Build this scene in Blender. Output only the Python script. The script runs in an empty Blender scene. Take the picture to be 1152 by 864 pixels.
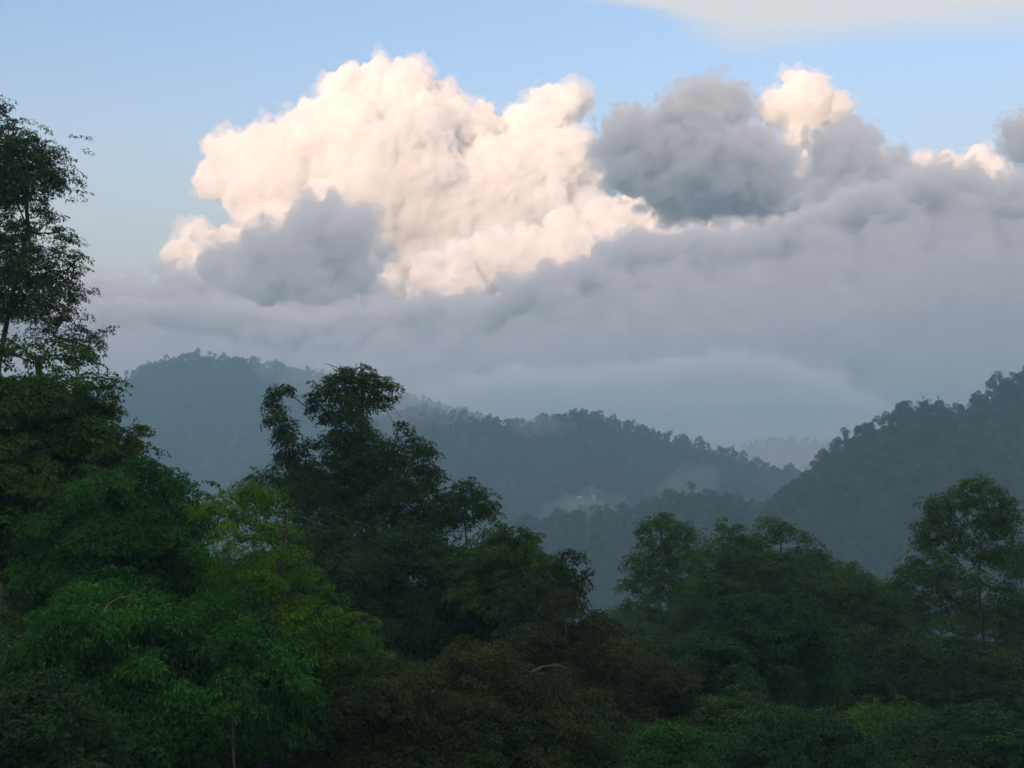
import bpy, math, random
import numpy as np
from mathutils import Vector, Matrix, Euler

sc = bpy.context.scene
C = sc.collection
R = math.radians

# ------------------------------------------------------------------ camera
# eye on a forested slope; +Y looks up the valley, z = 0 is the height of the eye
PITCH = R(6.06)
FPX = 1582.0                      # focal length in pixels of the 1152 wide photograph
cam = bpy.data.cameras.new('camera')
cam.sensor_width = 36.0
cam.lens = FPX / 1152 * 36.0
cam.clip_start = 0.5
cam.clip_end = 200000
camo = bpy.data.objects.new('camera', cam)
camo.rotation_euler = (math.pi / 2 + PITCH, 0, 0)
C.objects.link(camo)
sc.camera = camo
CP, SP = math.cos(PITCH), math.sin(PITCH)

def at(px, py, D):
    """point of the landscape seen at photo pixel (px, py), D metres up the valley"""
    r = (px - 576) / FPX
    u = (432 - py) / FPX
    y = CP - u * SP
    k = D / y
    return Vector((r * k, D, (SP + u * CP) * k))

# ------------------------------------------------------------------ sky, sun, exposure
EXPOSURE = 1.07
HAZE_COL, HAZE_MFP = (0.47, 0.79, 0.99, 1), 3300
SKY_TINT = (1.46, 1.18, 1.15)
OVER_FILL, OVER_FILL_COL = 0.58, (3.95, 2.85, 2.9)
LOW_VEIL, LOW_COL = 0.9, (2.45, 2.35, 2.08)
SUN_EL, SUN_AZ = R(6), R(204)    # low sun behind and to the left; azimuth from +Y, clockwise
world = bpy.data.worlds.new('World')
sc.world = world
world.use_nodes = True
nt = world.node_tree
nt.nodes.clear()
N, L = nt.nodes.new, nt.links.new
wo = N('ShaderNodeOutputWorld')
bg = N('ShaderNodeBackground')
sky = N('ShaderNodeTexSky')
sky.sky_type = 'NISHITA'
sky.sun_disc = False
sky.sun_elevation = SUN_EL
sky.sun_rotation = SUN_AZ
sky.altitude = 1200
sky.air_density = 1.0
sky.dust_density = 0.6
sky.ozone_density = 1.6
bg.inputs['Strength'].default_value = SKY_STR = 0.15
def mth(op, a, b=None, c=None, clamp=False):
    n = N('ShaderNodeMath'); n.operation = op; n.use_clamp = clamp
    for i, v in enumerate((a, b, c)):
        if v is None: continue
        if isinstance(v, (int, float)): n.inputs[i].default_value = v
        else: L(v, n.inputs[i])
    return n.outputs[0]
def smooth(x, lo, hi):
    n = N('ShaderNodeMapRange'); n.interpolation_type = 'SMOOTHSTEP'
    L(x, n.inputs['Value']); n.inputs['From Min'].default_value = lo; n.inputs['From Max'].default_value = hi
    return n.outputs[0]
# a thin, uneven layer of high ice cloud: clear low over the valley, plus a bright unseen part added overhead as fill light
geo = N('ShaderNodeTexCoord'); sep = N('ShaderNodeSeparateXYZ'); L(geo.outputs['Generated'], sep.inputs[0])
dx, dy, dz = sep.outputs
zz = mth('ADD', mth('MAXIMUM', dz, 0.0), 0.04)
pl = N('ShaderNodeCombineXYZ'); L(mth('MULTIPLY', mth('DIVIDE', dx, zz), 0.8), pl.inputs[0]); L(mth('MULTIPLY', mth('DIVIDE', dy, zz), 3.2), pl.inputs[1])
nz = N('ShaderNodeTexNoise'); nz.inputs['Scale'].default_value = 1.3; nz.inputs['Detail'].default_value = 6; nz.inputs['Distortion'].default_value = 0.6
L(pl.outputs[0], nz.inputs['Vector'])
side = mth('MULTIPLY', smooth(mth('ADD', dx, mth('MULTIPLY', nz.outputs['Fac'], 0.16)), 0.13, 0.24), 0.052)
edge = mth('ADD', mth('ADD', dz, side), mth('MULTIPLY', mth('SUBTRACT', nz.outputs['Fac'], 0.5), 0.045))
veil = mth('MULTIPLY', smooth(edge, 0.366, 0.400), 0.78)
over = mth('MULTIPLY', smooth(dz, 0.40, 0.65), OVER_FILL)  # overhead brightness added out of view to lift the ambient light
low = mth('MULTIPLY', mth('SUBTRACT', 1.0, smooth(mth('ABSOLUTE', dz), 0.15, 0.35)), LOW_VEIL)
tint = N('ShaderNodeMix'); tint.data_type = 'RGBA'; tint.blend_type = 'MULTIPLY'; tint.inputs['Factor'].default_value = 1
L(sky.outputs[0], tint.inputs['A']); tint.inputs['B'].default_value = (*SKY_TINT, 1)
m1 = N('ShaderNodeMix'); m1.data_type = 'RGBA'
L(low, m1.inputs['Factor']); L(tint.outputs['Result'], m1.inputs['A']); m1.inputs['B'].default_value = (*LOW_COL, 1)
m3 = N('ShaderNodeMix'); m3.data_type = 'RGBA'
L(veil, m3.inputs['Factor']); L(m1.outputs['Result'], m3.inputs['A']); m3.inputs['B'].default_value = (3.15, 2.9, 2.65, 1)
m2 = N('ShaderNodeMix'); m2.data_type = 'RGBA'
L(over, m2.inputs['Factor']); L(m3.outputs['Result'], m2.inputs['A']); m2.inputs['B'].default_value = (*OVER_FILL_COL, 1)
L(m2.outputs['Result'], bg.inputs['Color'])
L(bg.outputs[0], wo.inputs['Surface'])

sun = bpy.data.lights.new('sun', 'SUN')
sun.energy = 2.9
sun.color = (1.0, 0.665, 0.455)
sun.angle = R(0.5)
suno = bpy.data.objects.new('sun', sun)
sd = Vector((math.sin(SUN_AZ) * math.cos(SUN_EL), math.cos(SUN_AZ) * math.cos(SUN_EL), math.sin(SUN_EL)))
suno.rotation_euler = sd.to_track_quat('Z', 'Y').to_euler()
suno.location = (0, -50, 400)
C.objects.link(suno)

sc.view_settings.view_transform = 'Standard'
sc.view_settings.look = 'None'
sc.view_settings.gamma = 1
sc.view_settings.exposure = EXPOSURE
sc.view_settings.use_curve_mapping = False
sc.render.engine = 'CYCLES'
cy = sc.cycles
cy.max_bounces = 22
cy.diffuse_bounces = 3
cy.glossy_bounces = 1
cy.transmission_bounces = 2
cy.volume_bounces = 20
cy.transparent_max_bounces = 24
cy.use_denoising = True
cy.use_adaptive_sampling = True
cy.adaptive_threshold = 0.02

# ------------------------------------------------------------------ helpers
def prop(o, label=None, cat=None, group=None, kind=None):
    if label: o['label'] = label
    if cat: o['category'] = cat
    if group: o['group'] = group
    if kind: o['kind'] = kind
    return o

def new_obj(name, me, mat=None, parent=None):
    o = bpy.data.objects.new(name, me)
    if mat and me is not None and not me.materials: me.materials.append(mat)
    C.objects.link(o)
    if parent: o.parent = parent
    return o

def mesh_np(name, V, F, smooth=False):
    """V (n,3), F (m,k) with k = 3 or 4"""
    V = np.ascontiguousarray(V, dtype=np.float32)
    F = np.ascontiguousarray(F, dtype=np.int32)
    me = bpy.data.meshes.new(name)
    m, k = F.shape
    me.vertices.add(len(V)); me.vertices.foreach_set('co', V.ravel())
    me.loops.add(m * k); me.loops.foreach_set('vertex_index', F.ravel())
    me.polygons.add(m)
    me.polygons.foreach_set('loop_start', np.arange(0, m * k, k, dtype=np.int32))
    me.polygons.foreach_set('use_smooth', np.full(m, smooth, dtype=bool))
    me.update(calc_edges=True)
    return me

def smooth_lattice(shape, cell, rng):
    """random values every `cell` voxels, smoothly interpolated to a full grid"""
    cs = cell * rng.permutation([0.78, 1.0, 1.3])[:len(shape)]
    out = rng.standard_normal([int(n / c) + 3 for n, c in zip(shape, cs)]).astype(np.float32)
    for ax, n in enumerate(shape):
        t = np.arange(n) / cs[ax] + rng.random()
        i = t.astype(int); f = (t - i).astype(np.float32)
        f = f * f * f * (f * (f * 6 - 15) + 10)
        a = np.take(out, i, axis=ax); b = np.take(out, i + 1, axis=ax)
        sh = [1] * out.ndim; sh[ax] = n
        out = a + (b - a) * f.reshape(sh)
    return out
# ------------------------------------------------------------------ clouds
import openvdb
def cloud_mat(name, mfp, albedo=(0.985, 0.985, 0.985), g=0.0):
    m = bpy.data.materials.new(name); m.use_nodes = True
    t = m.node_tree; t.nodes.clear()
    o = t.nodes.new('ShaderNodeOutputMaterial'); v = t.nodes.new('ShaderNodeVolumeScatter')
    v.inputs['Color'].default_value = (*albedo, 1)
    v.inputs['Density'].default_value = 1.0 / mfp
    v.inputs['Anisotropy'].default_value = g
    t.links.new(v.outputs[0], o.inputs['Volume'])
    return m

def cloud(name, D, circles, voxel, seed, mat, depth=0.9, rough=1.0, k=0.14, flat=None, bumps=11, lift=None, halo=None, oct=7, world_space=False):
    """cumulus built as an isosurface: big puffs, smaller puffs budding from them, fractal billows on top.
       circles = (px, py, radius px, forward offset in radii)"""
    rng = np.random.default_rng(seed)
    S = []
    for c in circles:
        if world_space:
            p = Vector(c[:3]); rm = c[3]
        else:
            px, py, r = c[:3]; off = c[3] if len(c) > 3 else 0.0
            rm = r * 0.86 / FPX * D
            p = at(px, py, D + off * rm)
        S.append((p.x, p.y, p.z, rm, 0))
    base = list(S)
    lvl = base
    for gen, (nb, fr) in enumerate(((bumps, 0.42), (bumps - 2, 0.42), (bumps - 3, 0.42))):
        nxt = []
        for (x, y, z, r, g_) in lvl:
            for _ in range(nb):
                v = rng.standard_normal(3); v /= np.linalg.norm(v)
                if v[1] > 0.45: v[1] *= -1
                if v[2] < -0.4: v[2] *= -1
                q = r * fr * rng.uniform(0.55, 1.15)
                if q < voxel * 1.1: continue
                d = r * rng.uniform(0.68, 0.9)
                nxt.append((x + v[0] * d, y + v[1] * d * depth, z + v[2] * d, q, gen + 1))
        S += nxt; lvl = nxt
    S = np.array(S)
    pad = voxel * 6 + S[:, 3].max() * 0.15
    lo = (S[:, :3] - S[:, 3:4]).min(0) - pad
    hi = (S[:, :3] + S[:, 3:4]).max(0) + pad
    n = np.ceil((hi - lo) / voxel).astype(int)
    G = np.full(n, 1e4, dtype=np.float32)
    for x, y, z, r, _ in S:
        c = (np.array((x, y, z)) - lo) / voxel
        e = r * 1.35 / voxel + 3
        a = np.maximum(np.floor(c - e).astype(int), 0); b = np.minimum(np.ceil(c + e).astype(int), n)
        X, Y, Z = [np.arange(a[i], b[i], dtype=np.float32) - c[i] for i in range(3)]
        d = np.sqrt(X[:, None, None] ** 2 + (Y[None, :, None]) ** 2 + Z[None, None, :] ** 2) * voxel - r
        sub = G[a[0]:b[0], a[1]:b[1], a[2]:b[2]]
        kk = k * r
        h = np.clip(0.5 + 0.5 * (sub - d) / kk, 0, 1)
        mixed = sub * (1 - h) + d * h - kk * h * (1 - h)
        sub[...] = np.where(sub > 9e3, d, mixed)
    rm = np.median([s[3] for s in base])
    cell = rm * 0.62 / voxel; amp = rm * 0.085 * rough
    o = 0
    while cell > 1.6 and o < oct:
        G -= amp * (np.abs(smooth_lattice(n, cell, rng) + smooth_lattice(n, cell * 0.9, rng)) * 0.75 - 0.6)
        cell *= 0.5; amp *= 0.68; o += 1
    if flat is not None:
        zf = flat
        Z = lo[2] + np.arange(n[2]) * voxel
        G = np.maximum(G, (zf - Z)[None, None, :].astype(np.float32) * 0.7)
    G0 = G.copy() if halo else None
    G = np.clip(G, -4 * voxel, 4 * voxel)
    G[0], G[-1] = 4 * voxel, 4 * voxel
    G[:, 0], G[:, -1] = 4 * voxel, 4 * voxel
    G[:, :, 0], G[:, :, -1] = 4 * voxel, 4 * voxel
    grid = openvdb.FloatGrid(4 * voxel)
    grid.copyFromArray(G)
    pts, quads = grid.convertToQuads(isovalue=0.0)
    ctr = Vector((lo + hi) / 2)
    V = np.asarray(pts) * voxel + lo - np.array(ctr)
    me = mesh_np(name, V, np.asarray(quads), True)
    ob = new_obj(name, me, mat)
    ob.location = ctr
    if halo:                       # torn, thin vapour round the dense cloud
        off, hm_ = halo
        c2 = max(rm * 0.5 / voxel, 3); h2 = 0
        for q in range(4):
            h2 = h2 + smooth_lattice(n, max(c2 / 2 ** q, 1.3), rng) * off * 0.75 * 0.62 ** q
        G2 = np.clip(G0 - off * 0.35 + h2, -4 * voxel, 4 * voxel).astype(np.float32)
        for sl in ((0,), (-1,), (slice(None), 0), (slice(None), -1), (slice(None), slice(None), 0), (slice(None), slice(None), -1)): G2[sl] = 4 * voxel
        grid = openvdb.FloatGrid(4 * voxel); grid.copyFromArray(G2)
        pts, quads = grid.convertToQuads(isovalue=0.0)
        w = new_obj('vapour_fringe', mesh_np('vapour_fringe', np.asarray(pts) * voxel + lo - np.array(ctr), np.asarray(quads), True), hm_, ob)
    return ob


CL_FAR = cloud_mat('cloud_far', 85, (1, 1, 1))
CL_MID = cloud_mat('cloud_mid', 50, (1, 0.986, 0.990))
CL_SOFT = cloud_mat('cloud_soft', 60, (1, 0.982, 0.988))
CL_NEAR = cloud_mat('cloud_near', 40, (0.952, 0.894, 0.918))
CL_FOG = cloud_mat('cloud_fog', 90, (1, 0.98, 0.985))
VEILM = cloud_mat('cloud_veil', 420, (0.95, 0.885, 0.908))
HALO_FAR = cloud_mat('fringe_far', 480, (1, 1, 1))
HALO_NEAR = cloud_mat('fringe_near', 120, (0.99, 0.965, 0.975))
LOWFOG = cloud_mat('low_fog', 200, (1, 0.97, 0.975))
MIST = cloud_mat('mist', 230, (0.97, 0.97, 0.97))
CL_BLOCK = cloud_mat('cloud_sun_block', 60)

o = cloud('cumulus_cloud', 24000, [
 (440,215,120),(470,150,75),(405,130,55),(462,88,25),(482,84,12),(430,100,36),(380,190,90),(345,150,34),(300,180,42),(262,178,34),(240,205,26),(300,210,60),
 (520,170,50),(545,150,30),(600,150,40),(635,118,28),(612,118,22),(655,115,16),(620,190,62),(650,165,24),(655,215,30),(560,230,90),(500,260,90),(420,280,80),(330,260,70),
 (640,260,60),(700,280,60),(440,340,60),(350,330,60),(225,270,26),(200,285,18),(250,300,50),(550,320,70)], 26, 3, CL_FAR, halo=(140, HALO_FAR))
prop(o, 'huge sunlit cream cumulus cloud, the broadest and brightest one in the sky', 'cloud')
o = cloud('cumulus_cloud', 26000, [
 (905,122,38),(876,122,26),(936,124,26),(896,96,18),(918,98,16),(900,152,26),(912,156,22),(908,176,20),(905,198,16),(985,178,16),(1005,186,14),(1040,182,14),(1065,184,16),(1100,186,22),(1085,200,24),(1120,200,24)],
 26, 5, CL_FAR, halo=(120, HALO_FAR))
prop(o, 'small sunlit cream cloud puff peeping up between two grey cloud towers', 'cloud')
o = cloud('cumulus_cloud', 19000, [
 (560,292,36),(600,278,28),(525,292,28),(485,308,28),(590,300,40),(640,262,32),(675,248,28),(640,290,45),(710,250,34),(750,240,26),(790,238,24),(700,290,50),(770,270,40),(840,246,22),(820,275,40),(740,262,34),(430,335,30),(520,330,40)],
 24, 7, CL_MID, halo=(130, HALO_FAR))
prop(o, 'peach tinted cloud shelf between the bright cumulus and the grey bank', 'cloud')
o = cloud('cumulus_cloud', 11000, [
 (797,130,40),(762,145,36),(825,122,26),(800,104,18),(778,114,20),(708,148,28),(692,168,24),(715,195,32),(745,180,48),(765,205,50),(848,172,28),(876,182,22),(800,190,66),(845,205,46),(875,225,34),(895,240,24)],
 16, 11, CL_MID, rough=1.0, k=0.1, halo=(90, HALO_NEAR))
prop(o, 'shaded grey cloud tower left of the small bright puff', 'cloud')
o = cloud('cumulus_cloud', 10500, [
 (930,168,20),(957,152,18),(975,158,18),(950,195,42),(990,205,36),(930,235,44),(985,235,40)],
 16, 12, CL_MID, rough=1.3, k=0.1, halo=(80, HALO_NEAR))
prop(o, 'squat shaded grey cloud tower right of the small bright puff', 'cloud')
o = cloud('cumulus_cloud', 9500, [
 (374,232,15),(355,250,26),(405,252,18),(385,270,40),(428,284,10),(300,280,28),(255,305,34),(340,305,50),(200,335,34),(150,340,28),(110,330,22),(90,345,34),(270,355,55),(360,355,50),(160,385,55),(400,310,26)],
 15, 13, CL_SOFT, rough=1.3, k=0.1, halo=(90, HALO_NEAR))
prop(o, 'soft grey violet cloud drifting in front of the bright cumulus, above the left hill', 'cloud')
o = cloud('cumulus_cloud', 9500, [(1140,148,14),(1155,142,16),(1165,160,24),(1148,172,14),(1136,162,9)], 12, 14, CL_SOFT, rough=1.6, k=0.1, halo=(90, HALO_NEAR))
prop(o, 'dark wisp of cloud at the right edge above the grey bank', 'cloud')
top = [(-20,330),(90,335),(160,330),(230,335),(300,345),(360,352),(400,345),(440,352),(475,326),(510,326),(545,340),(585,306),(620,299),(655,292),(690,264),(715,254),(745,258),(790,252),(840,252),(880,242),(920,226),(960,206),(1000,200),(1035,184),(1080,180),(1110,197),(1152,192),(1200,192)]
tx = np.arange(-260, 1321, 21.0); ty = np.interp(tx, [p[0] for p in top], [p[1] for p in top])
BANK_TOP = (tx, ty)
cs = []
for i, (x, y) in enumerate(zip(tx, ty)):
    r_ = 18 + 5 * ((i * 7) % 3); cs.append((x, y + r_ * 1.05, r_))
top = [(x, y + 24) for x, y in top]
cs += [(x, y + 50, 48, 0.2) for x, y in top[::2]] + [(x, y + 120, 70, 0.2) for x, y in top[::2]] + [(x, max(y + 200, 440), 70, 0.1) for x, y in top[::2]]
cs += [(x, 365, 72, 0.5) for x in range(640, 1200, 60)] + [(x, 430, 80, 0.4) for x in range(-225, 1320, 75)] + [(x, float(np.interp(x, *BANK_TOP)) + 62, 40, 0.9) for x in range(-260, 1320, 30)] + [(x, float(np.interp(x, *BANK_TOP)) + 105, 50, 0.9) for x in range(-260, 1320, 40)] + [(x, 460, 70, 0.4) for x in range(-260, 1320, 60)]
o = cloud('cloud_bank', 8000, cs, 16, 15, CL_NEAR, flat=480, k=0.12, rough=1.1, halo=(60, HALO_NEAR))
prop(o, 'wide flat grey cloud bank rising to the right above the hills', 'cloud')
o = cloud('cloud_veil', 6900, [(x, float(np.interp(x, *BANK_TOP)) + 112, 58) for x in range(-300, 1350, 48)] + [(x, 470, 62) for x in range(-300, 1350, 60)] + [(x, 370, 60) for x in range(740, 1350, 48)], 24, 19, VEILM, flat=470, k=1.0, rough=0.6, bumps=5)
prop(o, 'soft thin grey vapour hanging before the cloud bank', 'cloud', kind='stuff')
fx = np.arange(470, 985, 17.0); fy = np.interp(fx, [470, 530, 600, 650, 700, 760, 820, 880, 925, 985], [434, 419, 409, 413, 407, 398, 392, 400, 414, 446])
o = cloud('fog_bank', 6300, [(x, y + 27 + 3 * math.sin(x), 25) for x, y in zip(fx, fy)] + [(x, max(y + 70, 470), 34) for x, y in zip(fx[::2], fy[::2])], 12, 16, CL_FOG, flat=470, k=0.3, rough=1.2, bumps=8, halo=(30, HALO_NEAR))
prop(o, 'low smooth pale fog bank lying behind the middle ridge', 'cloud')
o = cloud('cloud_bank', 14000, [(x, 500, 70) for x in range(-100, 1260, 60)], 50, 18, CL_NEAR, flat=445, k=0.4, rough=0.5, bumps=6)
prop(o, 'far flat cloud layer low over the horizon behind all the ridges', 'cloud')
# scraps of mist caught on the hills
for D, L_, sd_, lab in (
  (2700, [(340,424,27),(380,432,33),(420,440,36),(460,446,30),(300,416,18)], 31, 'thin mist veiling the right shoulder of the highest left hill'),
  (2050, [(475,442,34),(505,446,32),(535,462,22),(470,448,27),(505,452,21),(490,470,33),(450,470,30)], 32, 'thin mist over the left end of the middle ridge'),
  (1950, [(590,478,21),(612,486,24),(640,492,18),(600,500,21)], 33, 'wisp of mist in front of the middle ridge skyline'),
  (1500, [(775,542,21),(795,536,18),(760,552,21),(790,552,18)], 34, 'pale wisp of mist above the valley spur'),
  (1420, [(640,568,15),(668,562,18),(695,566,15),(620,580,18),(655,574,15)], 35, 'low mist lying in the valley beside the clearing'),
  (2300, [(860,515,21),(890,512,24),(920,516,24),(940,522,18)], 36, 'mist filling the gap between the middle ridge and the right hill')):
    o = cloud('mist_patch', D, L_, D * 0.0016, sd_, MIST, k=0.8, rough=1.2, bumps=6)
    prop(o, lab, 'mist', kind='stuff')
o = cloud('mist_patch', 2750, [(x, 500 + 4 * math.sin(x), 32) for x in range(600, 1100, 24)] + [(x, 540, 42) for x in range(560, 1100, 42)], 9, 37, LOWFOG, k=0.7, rough=0.8, bumps=7)
prop(o, 'pale pinkish mist lying low over the valleys behind all the near ridges', 'mist', kind='stuff')
# unseen cloud front added behind the viewer; it keeps the valley and the nearer clouds out of the low sun
rb = random.Random(5)
cs = []
for i in range(34):
    x = -46000 + i * 2000
    cs.append((x, -16000 + rb.uniform(-1500, 1500), 4600 + rb.uniform(-300, 300), 2400))
    cs.append((x, -16000 + rb.uniform(-1500, 1500), 2200, 2400))
    cs.append((x, -16000, 800, 2400))
o = cloud('sun_block_cloud', 16000, cs, 330, 17, CL_BLOCK, world_space=True, flat=600, bumps=5, oct=2)
prop(o, 'unseen cloud front added behind the viewer to block the low sun', 'cloud')
# ------------------------------------------------------------------ materials of the forest
def foliage_mat(name, dark, light, warm=None, warm_amt=0.0, trans=0.25, scale=0.25, rough=0.55, inst=0.15):
    """leaf colour varies from leaf to leaf and from bough to bough"""
    m = bpy.data.materials.new(name); m.use_nodes = True
    t = m.node_tree; t.nodes.clear(); n = t.nodes.new; l = t.links.new
    out = n('ShaderNodeOutputMaterial'); bs = n('ShaderNodeBsdfPrincipled'); tr = n('ShaderNodeBsdfTranslucent'); mx = n('ShaderNodeMixShader')
    g = n('ShaderNodeNewGeometry'); tc = n('ShaderNodeTexCoord'); oi = n('ShaderNodeObjectInfo')
    nz = n('ShaderNodeTexNoise'); nz.inputs['Scale'].default_value = scale; nz.inputs['Detail'].default_value = 3
    l(tc.outputs['Object'], nz.inputs['Vector'])
    a = n('ShaderNodeMath'); a.operation = 'MULTIPLY_ADD'; l(g.outputs['Random Per Island'], a.inputs[0]); a.inputs[1].default_value = 0.55; a.inputs[2].default_value = -0.28
    b = n('ShaderNodeMath'); b.operation = 'MULTIPLY_ADD'; l(nz.outputs['Fac'], b.inputs[0]); b.inputs[1].default_value = 2.4; b.inputs[2].default_value = -0.85
    c = n('ShaderNodeMath'); c.operation = 'ADD'; c.use_clamp = True; l(a.outputs[0], c.inputs[0]); l(b.outputs[0], c.inputs[1])
    d = n('ShaderNodeMath'); d.operation = 'MULTIPLY_ADD'; d.use_clamp = True; l(oi.outputs['Random'], d.inputs[0]); d.inputs[1].default_value = inst; l(c.outputs[0], d.inputs[2])
    mix = n('ShaderNodeMix'); mix.data_type = 'RGBA'; l(d.outputs[0], mix.inputs['Factor'])
    mix.inputs['A'].default_value = (*dark, 1); mix.inputs['B'].default_value = (*light, 1)
    col = mix.outputs['Result']
    if warm:
        n2 = n('ShaderNodeTexNoise'); n2.inputs['Scale'].default_value = scale * 2.3; n2.inputs['Detail'].default_value = 4
        mp = n('ShaderNodeMapping'); mp.inputs['Location'].default_value = (31, 7, 3); l(tc.outputs['Object'], mp.inputs[0]); l(mp.outputs[0], n2.inputs['Vector'])
        r = n('ShaderNodeMapRange'); l(n2.outputs['Fac'], r.inputs['Value']); r.inputs['From Min'].default_value = 0.45; r.inputs['From Max'].default_value = 0.65; r.inputs['To Max'].default_value = warm_amt
        mw = n('ShaderNodeMix'); mw.data_type = 'RGBA'; l(r.outputs[0], mw.inputs['Factor']); l(col, mw.inputs['A']); mw.inputs['B'].default_value = (*warm, 1)
        col = mw.outputs['Result']
    l(col, bs.inputs['Base Color']); bs.inputs['Roughness'].default_value = rough
    bs.inputs['Specular IOR Level'].default_value = 0.18
    l(col, tr.inputs['Color'])
    mx.inputs[0].default_value = trans
    l(bs.outputs[0], mx.inputs[1]); l(tr.outputs[0], mx.inputs[2]); l(mx.outputs[0], out.inputs['Surface'])
    return m

def bark_mat(name, c0, c1, scale=3.0):
    m = bpy.data.materials.new(name); m.use_nodes = True
    t = m.node_tree; n = t.nodes.new; l = t.links.new; bs = t.nodes['Principled BSDF']
    tc = n('ShaderNodeTexCoord'); mp = n('ShaderNodeMapping'); mp.inputs['Scale'].default_value = (1, 1, 0.25); l(tc.outputs['Object'], mp.inputs[0])
    nz = n('ShaderNodeTexNoise'); nz.inputs['Scale'].default_value = scale; nz.inputs['Detail'].default_value = 6; l(mp.outputs[0], nz.inputs['Vector'])
    mix = n('ShaderNodeMix'); mix.data_type = 'RGBA'; l(nz.outputs['Fac'], mix.inputs['Factor'])
    mix.inputs['A'].default_value = (*c0, 1); mix.inputs['B'].default_value = (*c1, 1); l(mix.outputs['Result'], bs.inputs['Base Color'])
    bp = n('ShaderNodeBump'); bp.inputs['Strength'].default_value = 0.5; l(nz.outputs['Fac'], bp.inputs['Height']); l(bp.outputs[0], bs.inputs['Normal'])
    bs.inputs['Roughness'].default_value = 0.9
    return m

LEAF = {
 'grey':   foliage_mat('leaf_grey_green', (0.027, 0.070, 0.019), (0.054, 0.128, 0.029)),
 'olive':  foliage_mat('leaf_olive', (0.022, 0.087, 0.009), (0.059, 0.170, 0.016), (0.084, 0.122, 0.017), 0.35),
 'green':  foliage_mat('leaf_deep_green', (0.013, 0.082, 0.010), (0.038, 0.198, 0.019)),
 'lime':   foliage_mat('leaf_yellow_green', (0.044, 0.154, 0.012), (0.126, 0.291, 0.020), trans=0.35),
 'dark':   foliage_mat('leaf_dark', (0.009, 0.044, 0.009), (0.022, 0.097, 0.015), (0.043, 0.078, 0.014), 0.3),
 'vine':   foliage_mat('leaf_vine', (0.014, 0.059, 0.010), (0.043, 0.144, 0.019), (0.047, 0.056, 0.014), 0.4),
 'rust':   foliage_mat('leaf_rust', (0.018, 0.044, 0.009), (0.044, 0.084, 0.013), (0.080, 0.062, 0.014), 0.4),
 'brown':  foliage_mat('leaf_brown_olive', (0.016, 0.050, 0.009), (0.042, 0.094, 0.013), (0.085, 0.095, 0.014), 0.35),
 'blue':   foliage_mat('leaf_blue_green', (0.009, 0.052, 0.012), (0.023, 0.106, 0.021), (0.028, 0.123, 0.014), 0.3),
}
BARK = bark_mat('bark_grey', (.05, .045, .038), (.14, .13, .11))
BARK_PALE = bark_mat('bark_pale', (.16, .15, .13), (.38, .36, .32))
FAR_LEAF = foliage_mat('leaf_far_forest', (.006, .022, .012), (.044, .100, .036), scale=0.08, inst=0.75)

# ------------------------------------------------------------------ trees
def unit(v):
    return v / np.maximum(np.linalg.norm(v, axis=-1, keepdims=True), 1e-9)

def leaf_quads(P, T, Nn, Ln, Wd):
    """P base, T direction, Nn normal, Ln length, Wd width -> folded leaf quads"""
    B = unit(np.cross(T, Nn)); Ln = Ln[:, None]; Wd = Wd[:, None]
    V = np.empty((len(P), 4, 3), np.float32)
    V[:, 0] = P
    V[:, 1] = P + T * Ln * 0.45 + B * Wd * 0.5 + Nn * Wd * 0.18
    V[:, 2] = P + T * Ln - Nn * Ln * 0.12
    V[:, 3] = P + T * Ln * 0.45 - B * Wd * 0.5 + Nn * Wd * 0.18
    return V.reshape(-1, 3)

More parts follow.
